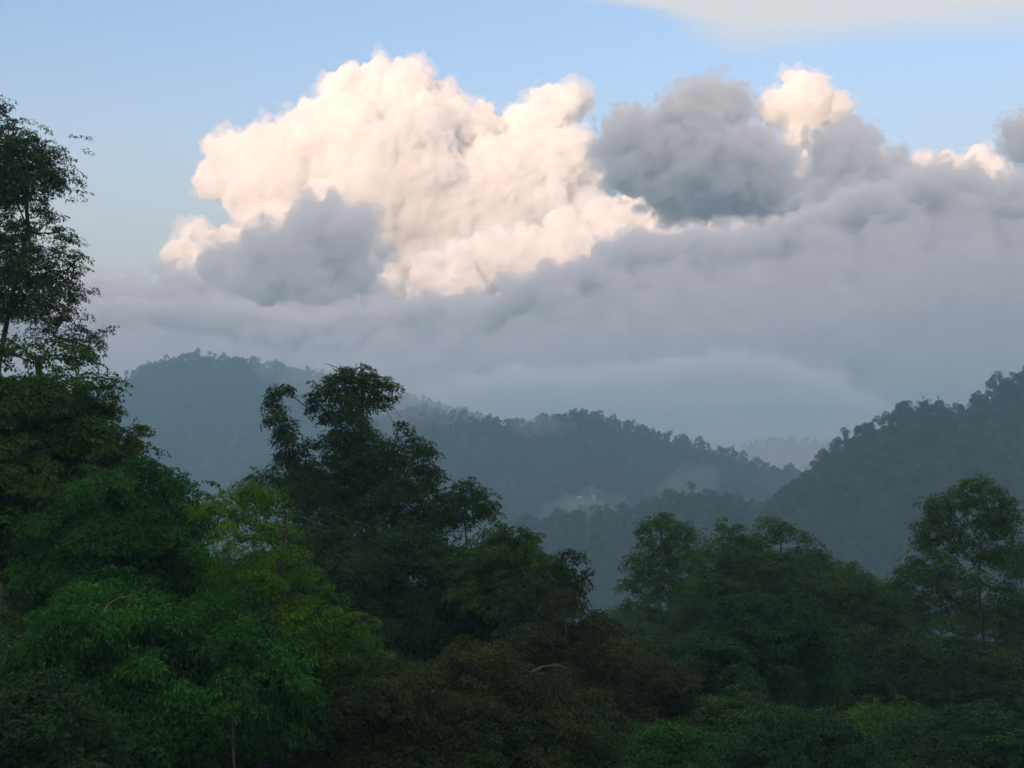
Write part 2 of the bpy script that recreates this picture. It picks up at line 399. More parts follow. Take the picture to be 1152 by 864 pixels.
def crown_leaves(clumps, rng, leaf=0.2, width=0.5, tuft=0.5, dens=1.0, per=26, droop=0.35, flat=1.0, spread=0.18, inner=0.35):
    """clumps: (x, y, z, r[, squash]) -> vertices of leaf quads. Every clump carries tufts, every tuft a rosette of leaves"""
    TC, TM, TR = [], [], []
    for c in clumps:
        x, y, z, r = c[:4]; sq = c[4] if len(c) > 4 else 0.8
        n = int(max(6, 3.6 * r * r * (1 + sq) / (tuft * tuft) * dens))
        d = unit(rng.standard_normal((n, 3)))
        d = d[(d[:, 2] > -0.55) & ((d[:, 1] < 0.35) | (rng.random(n) < 0.45))]
        n = len(d)
        # lumpy radius so that the outline is uneven
        ph = rng.uniform(0, 6.28, 6)
        lump = 1 + spread * (np.sin(d[:, 0] * 5 + ph[0]) * np.sin(d[:, 2] * 6 + ph[1]) + np.sin(d[:, 1] * 7 + ph[2] + d[:, 0] * 3)) + spread * 0.7 * rng.standard_normal(n)
        u = np.where(rng.random(n) < inner, rng.uniform(0.45, 0.85, n), lump)
        p = np.array((x, y, z)) + d * np.stack([r * u, r * u, r * u * sq], 1)
        TC.append(p); TM.append(unit(d * 0.55 + np.array((0, 0, 0.75)) + rng.standard_normal((n, 3)) * 0.25))
        TR.append(np.full(n, 1.0) * rng.uniform(0.6, 1.25, n) * tuft)
    TC, TM, TR = np.concatenate(TC), np.concatenate(TM), np.concatenate(TR)
    n = len(TC); per = int(per * 1.25)
    TC = np.repeat(TC, per, 0); TM = np.repeat(TM, per, 0); TR = np.repeat(TR, per)
    k = n * per
    a = rng.uniform(0, 6.283, k); rr = np.sqrt(rng.random(k)) * TR
    e1 = unit(np.cross(TM, np.array((0.13, 1.0, 0.21)))); e2 = np.cross(TM, e1)
    rad = e1 * np.cos(a)[:, None] + e2 * np.sin(a)[:, None]
    P = TC + rad * rr[:, None] - TM * (rr * rr / TR * droop * 1.2)[:, None] * flat + rng.standard_normal((k, 3)) * (TR * 0.10)[:, None]
    T = unit(rad + np.array((0, 0, -droop)) + rng.standard_normal((k, 3)) * 0.35)
    Nn = TM + rad * 0.3 + rng.standard_normal((k, 3)) * 0.45
    Nn = unit(Nn - T * (Nn * T).sum(1, keepdims=True))
    Ln = leaf * rng.uniform(0.6, 1.3, k)
    return leaf_quads(P, T, Nn, Ln, Ln * (width + 0.1) * rng.uniform(0.8, 1.2, k))

def quads_mesh(name, V):
    return mesh_np(name, V, np.arange(len(V)).reshape(-1, 4))

def tubes_mesh(name, paths, sides=7):
    """paths: list of [(Vector, radius), ...] tapered tubes"""
    Vs, Fs, o = [], [], 0
    for p in paths:
        n = len(p); ang = np.arange(sides) * 2 * math.pi / sides
        for i, (q, r) in enumerate(p):
            a = p[max(i - 1, 0)][0]; b = p[min(i + 1, n - 1)][0]
            t = (b - a).normalized(); e = t.cross(Vector((0.31, 0.9, 0.1))).normalized(); f = t.cross(e)
            for w in ang:
                Vs.append(q + e * (math.cos(w) * r) + f * (math.sin(w) * r))
        for i in range(n - 1):
            for s in range(sides):
                s2 = (s + 1) % sides
                Fs.append((o + i * sides + s, o + i * sides + s2, o + (i + 1) * sides + s2, o + (i + 1) * sides + s))
        o += n * sides
    return mesh_np(name, np.array([tuple(v) for v in Vs]), Fs, True)

def bend(a, b, ra, rb, rnd, sag=0.12, n=6):
    L_ = (b - a).length; off = Vector((rnd.uniform(-1, 1), rnd.uniform(-1, 1), rnd.uniform(-.3, .6))) * L_ * sag
    out = []
    for i in range(n + 1):
        t = i / n
        p = a.lerp(b, t) + off * math.sin(math.pi * t) + Vector((rnd.uniform(-1, 1), rnd.uniform(-1, 1), rnd.uniform(-1, 1))) * L_ * 0.015
        out.append((p, ra + (rb - ra) * t ** 0.8))
    return out

def skeleton(base, top, r0, clumps, rnd, twigs=2, extra=()):
    """trunk, then limbs that fork from bough to bough outwards"""
    trunk = bend(base, top, r0, r0 * 0.3, rnd, 0.04, 12)
    nodes = [(q, -1) for q, _ in trunk[3:]]; nt_ = len(nodes)
    order = sorted(clumps, key=lambda c: min((Vector(c[:3]) - q).length for q, _ in nodes[:nt_]))
    for c in order:
        q = Vector(c[:3]); best, bi = 1e9, 0
        for i, (p, _) in enumerate(nodes):
            d = (p - q).length + max(0.0, p.z - q.z) * 1.2 + (0.0 if i < nt_ else 0.15)
            if d < best: best, bi = d, i
        nodes.append((q, bi))
    cnt = [1] * len(nodes)
    for i in range(len(nodes) - 1, nt_ - 1, -1): cnt[nodes[i][1]] += cnt[i]
    paths = [trunk]
    for i in range(nt_, len(nodes)):
        q, pi = nodes[i]; s = nodes[pi][0]
        ra = min(0.022 + 0.022 * math.sqrt(cnt[i]), r0 * 0.5); L_ = (q - s).length
        paths.append(bend(s, q, ra, max(0.012, ra * (0.75 if cnt[i] > 1 else 0.35)), rnd, 0.13, 5))
        r = order[i - nt_][3]
        for _ in range(twigs):
            v = Vector((rnd.uniform(-1, 1), rnd.uniform(-1, 1), rnd.uniform(-0.3, 1))).normalized() * r * 0.85
            paths.append(bend(q.lerp(s, 0.15), q + v, 0.016, 0.006, rnd, 0.12, 4))
    return paths + list(extra)

GROW = 1.22
def px_clumps(D, L_, rnd, jit=1.0, sq=0.8):
    """(px, py, radius px[, forward offset in radii]) -> world clumps"""
    out = []
    for c in L_:
        r = c[2] * GROW / FPX * D
        off = c[3] * r if len(c) > 3 else rnd.uniform(-1, 1) * r * jit
        p = at(c[0], c[1], D + off)
        out.append((p.x, p.y, p.z, r, sq))
    return out

def dome(D, cx, cy, rx, ry, rnd, size=(0.2, 0.34), n=None, deep=0.8, lower=-0.5):
    """boughs of uneven size spread over a lobed crown centred on photo pixel (cx, cy)"""
    c0 = at(cx, cy, D); RX = rx / FPX * D; RY = ry / FPX * D
    out = []; n = n or 60
    ph = [rnd.uniform(0, 6.28) for _ in range(4)]
    gold = math.pi * (3 - math.sqrt(5))
    for i in range(n):
        zz = 1 - (i + 0.5) / n * (1 - lower)
        if zz < lower: break
        a = i * gold + rnd.uniform(-.5, .5); q = math.sqrt(max(0, 1 - zz * zz))
        dx, dy = q * math.cos(a), q * math.sin(a)
        if dy > 0.45 and rnd.random() < 0.5: continue
        s = rnd.uniform(*size) * min(RX, RY * 1.3) * rnd.choice((0.6, 0.8, 1.0, 1.15, 1.3))
        lobe = 1 + 0.10 * math.sin(dx * 4.5 + ph[0]) * math.sin(zz * 5 + ph[1]) + 0.07 * math.sin(dx * 9 + ph[2] + zz * 4)
        k = (rnd.uniform(0.72, 1.04) * lobe - s / max(RX, RY) * 0.5)
        out.append((c0.x + dx * RX * k, c0.y + dy * RX * deep * k, c0.z + zz * RY * k, s, rnd.uniform(0.42, 0.7)))
    for i in range(n // 5):          # filling boughs inside
        a = rnd.uniform(0, 6.28); q = rnd.uniform(0, 0.5)
        out.append((c0.x + RX * q * math.cos(a), c0.y + RX * deep * q * math.sin(a), c0.z + RY * rnd.uniform(-0.4, 0.5), min(RX, RY) * 0.4, 0.8))
    return out

def ground_z(x, y):
    return float(terrain(np.array([x], dtype=float), np.array([y], dtype=float))[0])

def tree(name, label, mat, D, clumps, trunk_px, seed, r0=0.35, bark=None, cat='tree', group=None, twigs=2, top=None, extra=(), **kw):
    rnd = random.Random(seed); rng = np.random.default_rng(seed)
    bx = at(trunk_px[0], 600, D).x
    base = Vector((bx, D, ground_z(bx, D) - 0.3))
    zt = max(c[2] for c in clumps) if top is None else at(*top, D).z
    tx = at(trunk_px[1] if top is None else top[0], 600, D).x
    tp = Vector((tx, D, zt - (0.8 if top is None else 0)))
    e = bpy.data.objects.new(name, None); e.empty_display_size = 1; e.location = base; C.objects.link(e)
    prop(e, label, cat, group)
    off = np.array(base, dtype=np.float32)
    V = crown_leaves(clumps, rng, **kw)
    new_obj('crown', quads_mesh('crown', V - off), LEAF[mat], e)
    paths = [[(q - base, r) for q, r in p] for p in skeleton(base, tp, r0, clumps, rnd, twigs, extra)]
    new_obj('trunk', tubes_mesh('trunk', paths), bark or BARK, e)
    STAT.append(len(V) // 4)
    return e
STAT = []

# ------------------------------------------------------------------ terrain
# crest lines: (photo x, photo y of the bare ground under the crest trees, distance up the valley), slope to the front, slope to the back
RIDGES = [
 ([(-400,470,2900),(0,470,2900),(130,436,2900),(175,412,2850),(222,402,2800),(290,410,2800),(345,420,2850),(400,432,2900),(480,455,2950),(640,500,3000),(900,560,3000)], 0.55, 0.5),
 ([(200,560,2200),(380,500,2150),(470,462,2100),(520,474,2050),(570,480,2000),(620,474,2000),(655,468,2000),(700,482,2000),(740,494,2000),(790,505,2000),(830,517,2000),(870,528,2050),(920,540,2100),(1000,570,2200)], 0.5, 0.5),
 ([(780,560,3600),(840,505,3500),(870,498,3500),(920,500,3500),(980,506,3500),(1060,520,3500),(1200,540,3500)], 0.5, 0.5),
 ([(640,760,950),(760,690,1000),(850,600,1100),(905,545,1180),(935,513,1200),(960,500,1200),(985,490,1200),(1020,474,1200),(1040,462,1200),(1065,470,1220),(1090,468,1240),(1110,452,1250),(1152,425,1260),(1300,360,1300),(1700,330,1300)], 0.62, 0.45),
 ([(300,690,1300),(480,640,1300),(560,612,1300),(620,588,1300),(680,580,1300),(720,584,1280),(755,560,1250),(790,566,1250),(830,572,1250),(880,580,1250),(1000,640,1300)], 0.45, 0.5),
]
_rid = []
for pts, sf, sb in RIDGES:
    P = [at(px, py, D) for px, py, D in pts]
    _rid.append((np.array([p.x for p in P]), np.array([p.y for p in P]), np.array([p.z for p in P]), sf, sb))
def wav(x, y, s, ph):
    return np.sin(x / s + ph) * np.sin(y / s * 1.13 + ph * 1.7) + 0.5 * np.sin(x / s * 2.1 + y / s * 0.9 + ph * 2.3)
def terrain(x, y):
    r = np.sqrt(x * x + y * y)
    h = np.interp(y, [-400, -70, -12, -4, 12, 40, 90, 160, 300, 600, 5000, 9000], [260, 45, 1.5, -1.65, -3.5, -19, -31, -42, -75, -110, -120, -140])  # steep unseen rise behind the eye, added to cut light on the near leaves
    h = h + np.clip(-x, 0, 400) * 0.08 * np.clip(1 - np.abs(y) / 500, 0, 1)
    h = h + wav(x, y, 60, 0.4) * 1.5 * np.clip((r - 15) / 60, 0, 1)
    for X, Y, Z, sf, sb in _rid:
        yc = np.interp(x, X, Y); zc = np.interp(x, X, Z)
        d = yc - y
        n = wav(x, y, 90, 1.0) * 7 + wav(x, y, 37, 2.0) * 3
        w = np.clip(np.abs(d) / 60, 0, 1)
        hr = zc - np.where(d > 0, d * sf, -d * sb) + n * w
        h = np.maximum(h, hr)
    return h

def build_ground():
    def axis(a, b, n, p):
        t = np.linspace(-1, 1, n); return np.sign(t) * (np.abs(t) ** p)
    xs = np.concatenate([[-61000, -30000, -12000, -7000, -4500], np.arange(-3200, 3201, 20.0), [4500, 7000, 12000, 30000, 61000]])
    ys = np.concatenate([[-61000, -30000, -12000, -5000, -2000, -900], np.arange(-400, 160, 10.0), np.arange(160, 4400, 20.0), [5000, 7000, 12000, 30000, 61000]])
    X, Y = np.meshgrid(xs, ys, indexing='ij')
    Z = terrain(X.ravel(), Y.ravel()).reshape(X.shape)
    V = np.stack([X.ravel(), Y.ravel(), Z.ravel()], 1)
    nx, ny = X.shape; I = np.arange(nx * ny).reshape(nx, ny)
    F = np.stack([I[:-1, :-1].ravel(), I[1:, :-1].ravel(), I[1:, 1:].ravel(), I[:-1, 1:].ravel()], 1)
    m = bpy.data.materials.new('forest_floor'); m.use_nodes = True
    t = m.node_tree; n = t.nodes.new; l = t.links.new; bs = t.nodes['Principled BSDF']
    tc = n('ShaderNodeTexCoord'); nz = n('ShaderNodeTexNoise'); nz.inputs['Scale'].default_value = 0.06; nz.inputs['Detail'].default_value = 10; l(tc.outputs['Object'], nz.inputs['Vector'])
    mix = n('ShaderNodeMix'); mix.data_type = 'RGBA'; l(nz.outputs['Fac'], mix.inputs['Factor'])
    mix.inputs['A'].default_value = (.010, .020, .010, 1); mix.inputs['B'].default_value = (.035, .050, .022, 1); l(mix.outputs['Result'], bs.inputs['Base Color'])
    bs.inputs['Roughness'].default_value = 1
    prop(new_obj('ground', mesh_np('ground', V, F, True), m), kind='structure')
build_ground()

# ------------------------------------------------------------------ air over the valley
hm = bpy.data.materials.new('air'); hm.use_nodes = True
t = hm.node_tree; t.nodes.clear()
a = t.nodes.new('ShaderNodeOutputMaterial'); v = t.nodes.new('ShaderNodeVolumePrincipled')
v.inputs['Color'].default_value = HAZE_COL; v.inputs['Density'].default_value = 1 / HAZE_MFP
t.links.new(v.outputs[0], a.inputs['Volume'])
def box_mesh(name, lo, hi):
    V = [(x, y, z) for x in (lo[0], hi[0]) for y in (lo[1], hi[1]) for z in (lo[2], hi[2])]
    return mesh_np(name, V, [(0,1,3,2),(4,6,7,5),(0,4,5,1),(2,3,7,6),(0,2,6,4),(1,5,7,3)])
prop(new_obj('haze', box_mesh('haze', (-61100, -61100, -170), (61100, 61100, 430)), hm), kind='stuff')
# ------------------------------------------------------------------ forest on the far hills
def far_crown(seed, r, h, lobes, q=0.9, nleaf=700):
    """crown of a tree seen from a kilometre or more: leafy boughs as many small sprays"""
    rng = np.random.default_rng(seed)
    cl = []
    for _ in range(lobes):
        d = unit(rng.standard_normal(3))
        s = r * rng.uniform(0.34, 0.58)
        cl.append((d[0] * (r * 1.15 - s * 0.8), d[1] * (r * 1.15 - s * 0.8), h * 0.56 + d[2] * h * 0.36, s * rng.uniform(0.8, 1.15)))
    cl = np.array(cl)
    i = rng.integers(0, len(cl), nleaf)
    d = unit(rng.standard_normal((nleaf, 3))); d[:, 2] = np.where(d[:, 2] < -0.4, -d[:, 2], d[:, 2])
    P = cl[i, :3] + d * cl[i, 3:4] * rng.uniform(0.75, 1.1, (nleaf, 1))
    Nn = unit(d + np.array((0, 0, .5)) + rng.standard_normal((nleaf, 3)) * 0.4)
    T = rng.standard_normal((nleaf, 3)); T = unit(T - Nn * (T * Nn).sum(1, keepdims=True))
    Ln = q * rng.uniform(0.6, 1.3, nleaf)
    return leaf_quads(P, T, Nn, Ln, Ln * 0.8)

PROTO = []
def ridge_tree(seed, loc, label, r, h, lobes, group, q=0.9, nleaf=700, scale=1, rot=0, trunk_r=0.35):
    rnd = random.Random(seed)
    e = bpy.data.objects.new('ridge_tree', None); e.location = loc; e.scale = (scale,) * 3; e.rotation_euler.z = rot; C.objects.link(e)
    prop(e, label, 'tree', group)
    cr = new_obj('crown', quads_mesh('crown', far_crown(seed, r, h, lobes, q, nleaf)), FAR_LEAF, e)
    ps = [bend(Vector((0, 0, -1)), Vector((rnd.uniform(-1, 1), 0, h - r * 0.6)), trunk_r, trunk_r * 0.4, rnd, 0.03)]
    for _ in range(5):
        a = rnd.uniform(0, 6.28); ps.append(bend(Vector((0, 0, h - r * 1.5)), Vector((math.cos(a) * r * 0.7, math.sin(a) * r * 0.7, h - r * rnd.uniform(0.1, 0.7))), 0.16, 0.05, rnd, 0.1, 4))
    new_obj('trunk', tubes_mesh('trunk', ps, 5), BARK, e)
    return e
def copy_tree(o, loc, scale, rot, label, group):
    c = o.copy(); C.objects.link(c); c.location = loc; c.scale = (scale,) * 3; c.rotation_euler.z = rot
    c['label'] = label; c['group'] = group
    for ch in o.children:
        d = ch.copy(); d.parent = c; C.objects.link(d)
    return c

rk = random.Random(77)
KINDS = [(7.0, 20, 9, 700), (5.5, 22, 7, 560), (8.5, 19, 12, 900), (5.0, 17, 6, 480), (4.5, 25, 5, 360), (6.5, 16, 9, 640)]
SKY_LABEL = {0: ('hazy blue tree on the skyline of the highest, leftmost hill', 'trees along the skyline of the left hill'),
             1: ('misty tree on the skyline of the middle ridge', 'trees along the skyline of the middle ridge'),
             2: ('very faint tree on the farthest low ridge in the gap', 'trees along the farthest ridge'),
             3: ('blue green tree on the skyline of the right hill', 'trees along the skyline of the right hill'),
             4: ('dim tree on the crest of the low spur in the valley', 'trees along the crest of the valley spur')}
SPAN = {0: (110, 470, 21, 0.9), 1: (440, 900, 15, 0.85), 2: (830, 990, 20, 1.1), 3: (845, 1190, 19, 0.85), 4: (540, 890, 18, 0.85)}
for ri, (X, Y, Z, sf, sb) in enumerate(_rid):
    px0, px1, step, sc_ = SPAN[ri]
    px = px0
    pts = RIDGES[ri][0]
    while px < px1:
        D = float(np.interp(px, [p[0] for p in pts], [p[2] for p in pts]))
        x = (px - 576) / FPX * D; y = float(np.interp(x, X, Y)) - rk.uniform(-6, 14)
        z = ground_z(x, y)
        s = sc_ * rk.uniform(0.6, 1.25); lab, grp = SKY_LABEL[ri]
        k = rk.choice((0, 0, 1, 1, 2, 3, 3, 4, 5))
        if len(PROTO) < len(KINDS):
            r, h, lb, nl = KINDS[len(PROTO)]; nl = int(nl * 2.6)
            PROTO.append(ridge_tree(100 + len(PROTO), (x, y, z), lab, r, h, lb, grp, nleaf=nl, scale=s, rot=rk.uniform(0, 6.28)))
        else:
            copy_tree(PROTO[k], (x, y, z), s, rk.uniform(0, 6.28), lab, grp)
        px += step * rk.uniform(0.5, 1.5)

# a grassy clearing on the spur, kept free of trees
CLEAR_C = (0.0, 0.0)
def clearing():
    global CLEAR_C
    hit = None
    for D in np.arange(900, 2000, 2.0):
        p = at(660, 566, D)
        if p.z < ground_z(p.x, p.y) + 1: hit = p; break
    if hit is None:
        p = at(660, 566, 1290); hit = p
    CLEAR_C = (hit.x, hit.y)
    na, nr = 48, 10; V = [(0, 0, 0)]; F = []
    for j in range(1, nr + 1):
        for i in range(na):
            a = i / na * 2 * math.pi; w = 1 + 0.18 * math.sin(3 * a + 1) + 0.1 * math.sin(5 * a)
            V.append((math.cos(a) * 34 * w * j / nr, math.sin(a) * 15 * w * j / nr, 0))
    V = np.array(V); X_ = V[:, 0] + hit.x; Y_ = V[:, 1] + hit.y
    V = np.stack([X_, Y_, terrain(X_, Y_) + 1.2], 1)
    T = [(0, 1 + i, 1 + (i + 1) % na) for i in range(na)]
    for j in range(nr - 1):
        for i in range(na):
            a = 1 + j * na + i; b = 1 + j * na + (i + 1) % na
            T += [(a, a + na, b + na), (a, b + na, b)]
    return mesh_np('meadow', V, T, True)
CLEAR_MESH = clearing()
print('clearing', CLEAR_C)

def forest(name, ri, px0, px1, depth_front, spacing, smin, smax, seed, label, back=40):
    rng = np.random.default_rng(seed)
    X, Y, Z, sf, sb = _rid[ri]
    D = Y.mean()
    x0, x1 = (px0 - 576) / FPX * D, (px1 - 576) / FPX * D
    gx = np.arange(x0, x1, spacing); gd = np.arange(-back, depth_front, spacing)
    A, B = np.meshgrid(gx, gd); A = A.ravel() + rng.uniform(-.5, .5, A.size) * spacing; B = B.ravel() + rng.uniform(-.5, .5, B.size) * spacing
    yy = np.interp(A, X, Y) - B
    zz = terrain(A, yy)
    top = np.interp(A, X, Z) - np.where(B > 0, B * sf, -B * sb)
    keep = (zz < top + 25) & (zz > -118)
    V = np.stack([A, yy, zz - 3], 1)[keep]
    # the valley side turned to the viewer only, and only where it stands inside the view
    ang = (V[:, 0] / V[:, 1]) * FPX + 576
    cx_, cy_ = CLEAR_C
    V = V[(((V[:, 0] - cx_) / 38) ** 2 + ((V[:, 1] - cy_ + 10) / 27) ** 2) > 1] if ri in (1, 4) else V
    ang = (V[:, 0] / V[:, 1]) * FPX + 576
    V = V[(ang > -330) & (ang < 1400) & (V[:, 1] > 330)]
    o0 = V.mean(0); me = bpy.data.meshes.new(name)
    me.vertices.add(len(V)); me.vertices.foreach_set('co', (V - o0).astype(np.float32).ravel())
    ob = new_obj(name, me); ob.location = o0
    g = bpy.data.node_groups.new(name, 'GeometryNodeTree')
    g.interface.new_socket('Geometry', in_out='INPUT', socket_type='NodeSocketGeometry'); g.interface.new_socket('Geometry', in_out='OUTPUT', socket_type='NodeSocketGeometry')
    n = g.nodes.new; l = g.links.new
    gi, go = n('NodeGroupInput'), n('NodeGroupOutput')
    jn = n('GeometryNodeJoinGeometry')
    for p in reversed(PROTO):
        oi = n('GeometryNodeObjectInfo'); oi.inputs['Object'].default_value = [c for c in p.children if c.name.startswith('crown')][0]
        oi.inputs['As Instance'].default_value = True
        l(oi.outputs['Geometry'], jn.inputs[0])
    ip = n('GeometryNodeInstanceOnPoints'); ip.inputs['Pick Instance'].default_value = True
    l(gi.outputs[0], ip.inputs['Points']); l(jn.outputs[0], ip.inputs['Instance'])
    r1 = n('FunctionNodeRandomValue'); r1.data_type = 'INT'; r1.inputs['Min'].default_value = 0; r1.inputs['Max'].default_value = len(PROTO) - 1; r1.inputs['Seed'].default_value = seed
    r2 = n('FunctionNodeRandomValue'); r2.data_type = 'FLOAT_VECTOR'; r2.inputs['Min'].default_value = (-.08, -.08, 0); r2.inputs['Max'].default_value = (.08, .08, 6.28)
    r3 = n('FunctionNodeRandomValue'); r3.data_type = 'FLOAT'
    fl = [i for i in r3.inputs if i.type == 'VALUE' and i.enabled]
    fl[0].default_value = smin; fl[1].default_value = smax
    iv = [o for o in r1.outputs if o.type == 'INT' and o.enabled][0]; vv = [o for o in r2.outputs if o.type == 'VECTOR' and o.enabled][0]; fv = [o for o in r3.outputs if o.type == 'VALUE' and o.enabled][0]
    l(iv, ip.inputs['Instance Index']); l(vv, ip.inputs['Rotation']); l(fv, ip.inputs['Scale'])
    l(ip.outputs[0], go.inputs[0])
    md = ob.modifiers.new('forest', 'NODES'); md.node_group = g
    prop(ob, label, 'forest', kind='stuff')
    print(name, len(V))
forest('hill_forest', 0, -300, 560, 620, 12, 0.55, 1.15, 21, 'hazy blue forest covering the highest left hill')
forest('ridge_forest', 1, 260, 990, 560, 11, 0.5, 1.05, 22, 'misty blue green forest on the middle ridge')
forest('gap_forest', 2, 800, 1160, 200, 16, 0.7, 1.2, 23, 'faint forest on the farthest ridge in the gap')
forest('slope_forest', 3, 640, 1420, 520, 8.5, 0.45, 1.0, 24, 'blue green forest on the steep right hill')
forest('spur_forest', 4, 380, 990, 420, 9, 0.45, 1.0, 25, 'dim blue forest on the low spur in the valley')
# ------------------------------------------------------------------ near trees
rn = random.Random(4)
EM = px_clumps(95, [(8,165,31),(30,175,29),(50,190,26),(30,200,39),(60,205,14),(5,215,44),(52,212,14),(-20,190,52),
  (58,248,10),(48,240,9),(66,262,12),(78,272,10),(88,290,10),(92,305,8),(70,285,10),(40,262,12),(80,300,10),
  (10,270,29),(-10,300,52),(30,290,21),(15,320,39),(45,320,26),(62,310,14),(75,325,18),(85,340,9),(35,350,29),(60,345,21),(70,360,12),(5,350,34),
  (92,372,10),(105,378,9),(115,390,8),(85,385,12),(100,395,10),(122,372,5),(60,378,14),(-25,230,46),(-25,300,46),(20,225,22),(10,345,30),(2,122,10),(-8,120,14)], rn)
tree('rainforest_tree', 'tall grey green emergent tree with an open ragged crown at the left edge', 'grey', 95, EM, (12, 14), 1, r0=0.42,
     top=(14, 190), leaf=0.17, tuft=0.4, dens=1.0, per=22, spread=0.35, inner=0.2, twigs=4)
BC = dome(78, 20, 560, 150, 172, rn, n=110, size=(0.16, 0.28)) + px_clumps(78, [(112,440,20),(95,405,16),(60,400,20),(20,400,22),(118,465,18),(135,490,16),(150,505,14),(162,482,4),(155,480,3)], rn)
tree('rainforest_tree', 'big broad tree with an olive green mounded crown below the grey green emergent', 'olive', 78, BC, (30, 25), 2, r0=0.6, leaf=0.2, tuft=0.42, dens=0.9, per=24)
tree('rainforest_tree', 'deep green rounded tree whose smooth shoulder slopes down right of the olive green mound', 'green', 72,
     dome(72, 140, 640, 115, 118, rn, n=90, size=(0.18, 0.3)) + px_clumps(72, [(180,540,26),(205,560,24),(222,575,18),(160,530,20)], rn), (140, 140), 3, r0=0.5, leaf=0.2, width=.36, tuft=0.4, dens=1, per=24, droop=0.5)
tree('rainforest_tree', 'drooping leaved deep green tree filling the lower left, with a dead pale branch', 'green', 62,
     dome(62, 150, 790, 190, 130, rn, n=150, size=(0.15, 0.26)), (150, 150), 4, r0=0.5, leaf=0.24, width=.3, tuft=0.45, dens=1, per=24, droop=0.7)
tree('rainforest_tree', 'deep green tree right of the drooping one, with a slim pale trunk below it', 'green', 66,
     dome(68, 300, 770, 88, 95, rn, n=80, size=(0.18, 0.3)), (262, 300), 5, r0=0.16, bark=BARK_PALE, leaf=0.22, width=.32, tuft=0.42, dens=1, per=24, droop=0.6)
tree('rainforest_tree', 'dull dark tree in the bottom left corner', 'dark', 52,
     dome(52, 20, 880, 130, 120, rn, n=80, size=(0.18, 0.3)), (20, 20), 6, r0=0.4, leaf=0.17, tuft=0.36, dens=1, per=24)
tree('rainforest_tree', 'yellow green tree with layered feathery boughs left of the creeper covered tree', 'lime', 65,
     px_clumps(65, [(240,575,20),(268,590,22),(295,575,16),(262,640,24),(300,645,22),(330,680,20),(310,720,20),(345,720,22),(380,730,16),(360,760,20),(400,765,14),(262,556,16),(285,553,18),(305,560,14),(250,570,16),(278,580,18),(315,592,14),(300,600,16),(270,610,20),(320,620,16),(290,632,20),(345,642,14),(330,655,20),(305,660,22),(365,665,14),(350,680,18),
      (335,700,24),(375,690,14),(395,702,16),(370,715,20),(410,718,12),(425,738,10),(400,735,18),(380,745,20),(350,740,24),(430,748,6),(412,752,10)], rn, sq=0.55), (320, 320), 7, r0=0.25,
     leaf=0.17, width=.34, tuft=0.36, dens=1.1, per=22, spread=0.25)
VC = px_clumps(110, [(322,440,9),(312,446,10),(306,458,11),(312,472,12),(320,486,14),(328,500,15),(334,518,16),(322,520,12),(342,536,20),(328,545,14),(352,556,24),(300,545,18),(285,560,18),
  (380,428,13),(398,424,15),(415,428,14),(430,434,10),(444,438,7),(447,449,5),(366,440,12),(355,452,10),(350,462,7),(385,445,20),(408,448,20),(428,452,12),(392,466,20),(375,470,12),(398,484,18),(386,500,20),
  (410,505,26),(385,525,28),(420,530,32),(440,520,22),(375,555,34),(415,565,38),(450,555,26),(355,590,34),(395,605,44),(440,600,40),(468,590,18),(340,560,22),
  (452,478,6),(456,488,6),(465,498,9),(478,506,9),(486,512,6),(470,514,8),(473,528,12),(485,540,14),(480,556,14),(492,570,14),(488,590,16),(500,585,12),(478,575,12)], rn, jit=0.7)
tw = []
for (x0, y0, x1, y1) in ((392,424,372,412),(398,422,402,408),(388,424,382,409),(405,422,415,411),(392,420,366,409)):
    tw.append(bend(at(x0, y0, 110), at(x1, y1, 110), 0.05, 0.02, rn, 0.1, 4))
for (x0, y0, x1, y1) in ((430,452,450,486),(436,450,452,470),(398,600,380,560),(520,600,478,590),(352,585,372,604)):
    tw.append(bend(at(x0, y0, 110), at(x1, y1, 110), 0.03, 0.015, rn, 0.15, 5))
tree('rainforest_tree', 'tall creeper smothered tree with a flat topped head and a leafy horn at left', 'vine', 110, VC, (410, 398), 8, r0=0.5, extra=tw,
     leaf=0.2, width=.5, tuft=0.42, dens=1.15, per=24, spread=0.22, droop=0.45)
tree('rainforest_tree', 'small round crowned tree on a bare stem, right of the creeper covered tree', 'dark', 106,
     px_clumps(106, [(526,552,15),(512,562,15),(540,566,15),(552,572,10),(528,572,20),(508,578,13),(545,582,12),(520,586,14),(495,575,10),(500,590,10)], rn), (505, 520), 9, r0=0.22,
     top=(522, 575), leaf=0.19, width=.45, tuft=0.42, dens=1.0, per=22, spread=0.25)
tree('rainforest_tree', 'layered tree with lighter green top boughs, below the small round crown', 'olive', 98,
     px_clumps(98, [(560,596,12),(580,598,12),(598,603,9),(548,604,12),(570,610,16),(590,616,14)], rn, sq=0.5) + dome(98, 565, 665, 72, 62, rn, n=50), (560, 560), 10, r0=0.3,
     leaf=0.2, tuft=0.42, dens=1.0, per=24)
tree('rainforest_tree', 'airy dark tree with loose sprays standing against the blue valley', 'dark', 92,
     px_clumps(92, [(640,622,8),(628,632,8),(652,630,8),(662,640,7),(655,652,9),(636,645,12),(620,640,8),(648,668,9),(636,662,12),(625,680,16),(645,690,12)], rn) + dome(92, 610, 700, 45, 62, rn, n=34), (625, 632), 11, r0=0.18,
     leaf=0.18, tuft=0.35, dens=0.9, per=20, spread=0.3)
tree('rainforest_tree', 'dark green tree mass directly below the creeper covered tree', 'dark', 100,
     dome(100, 455, 700, 105, 112, rn, n=90, size=(0.18, 0.3)), (455, 455), 12, r0=0.5, leaf=0.2, tuft=0.45, dens=1, per=24)
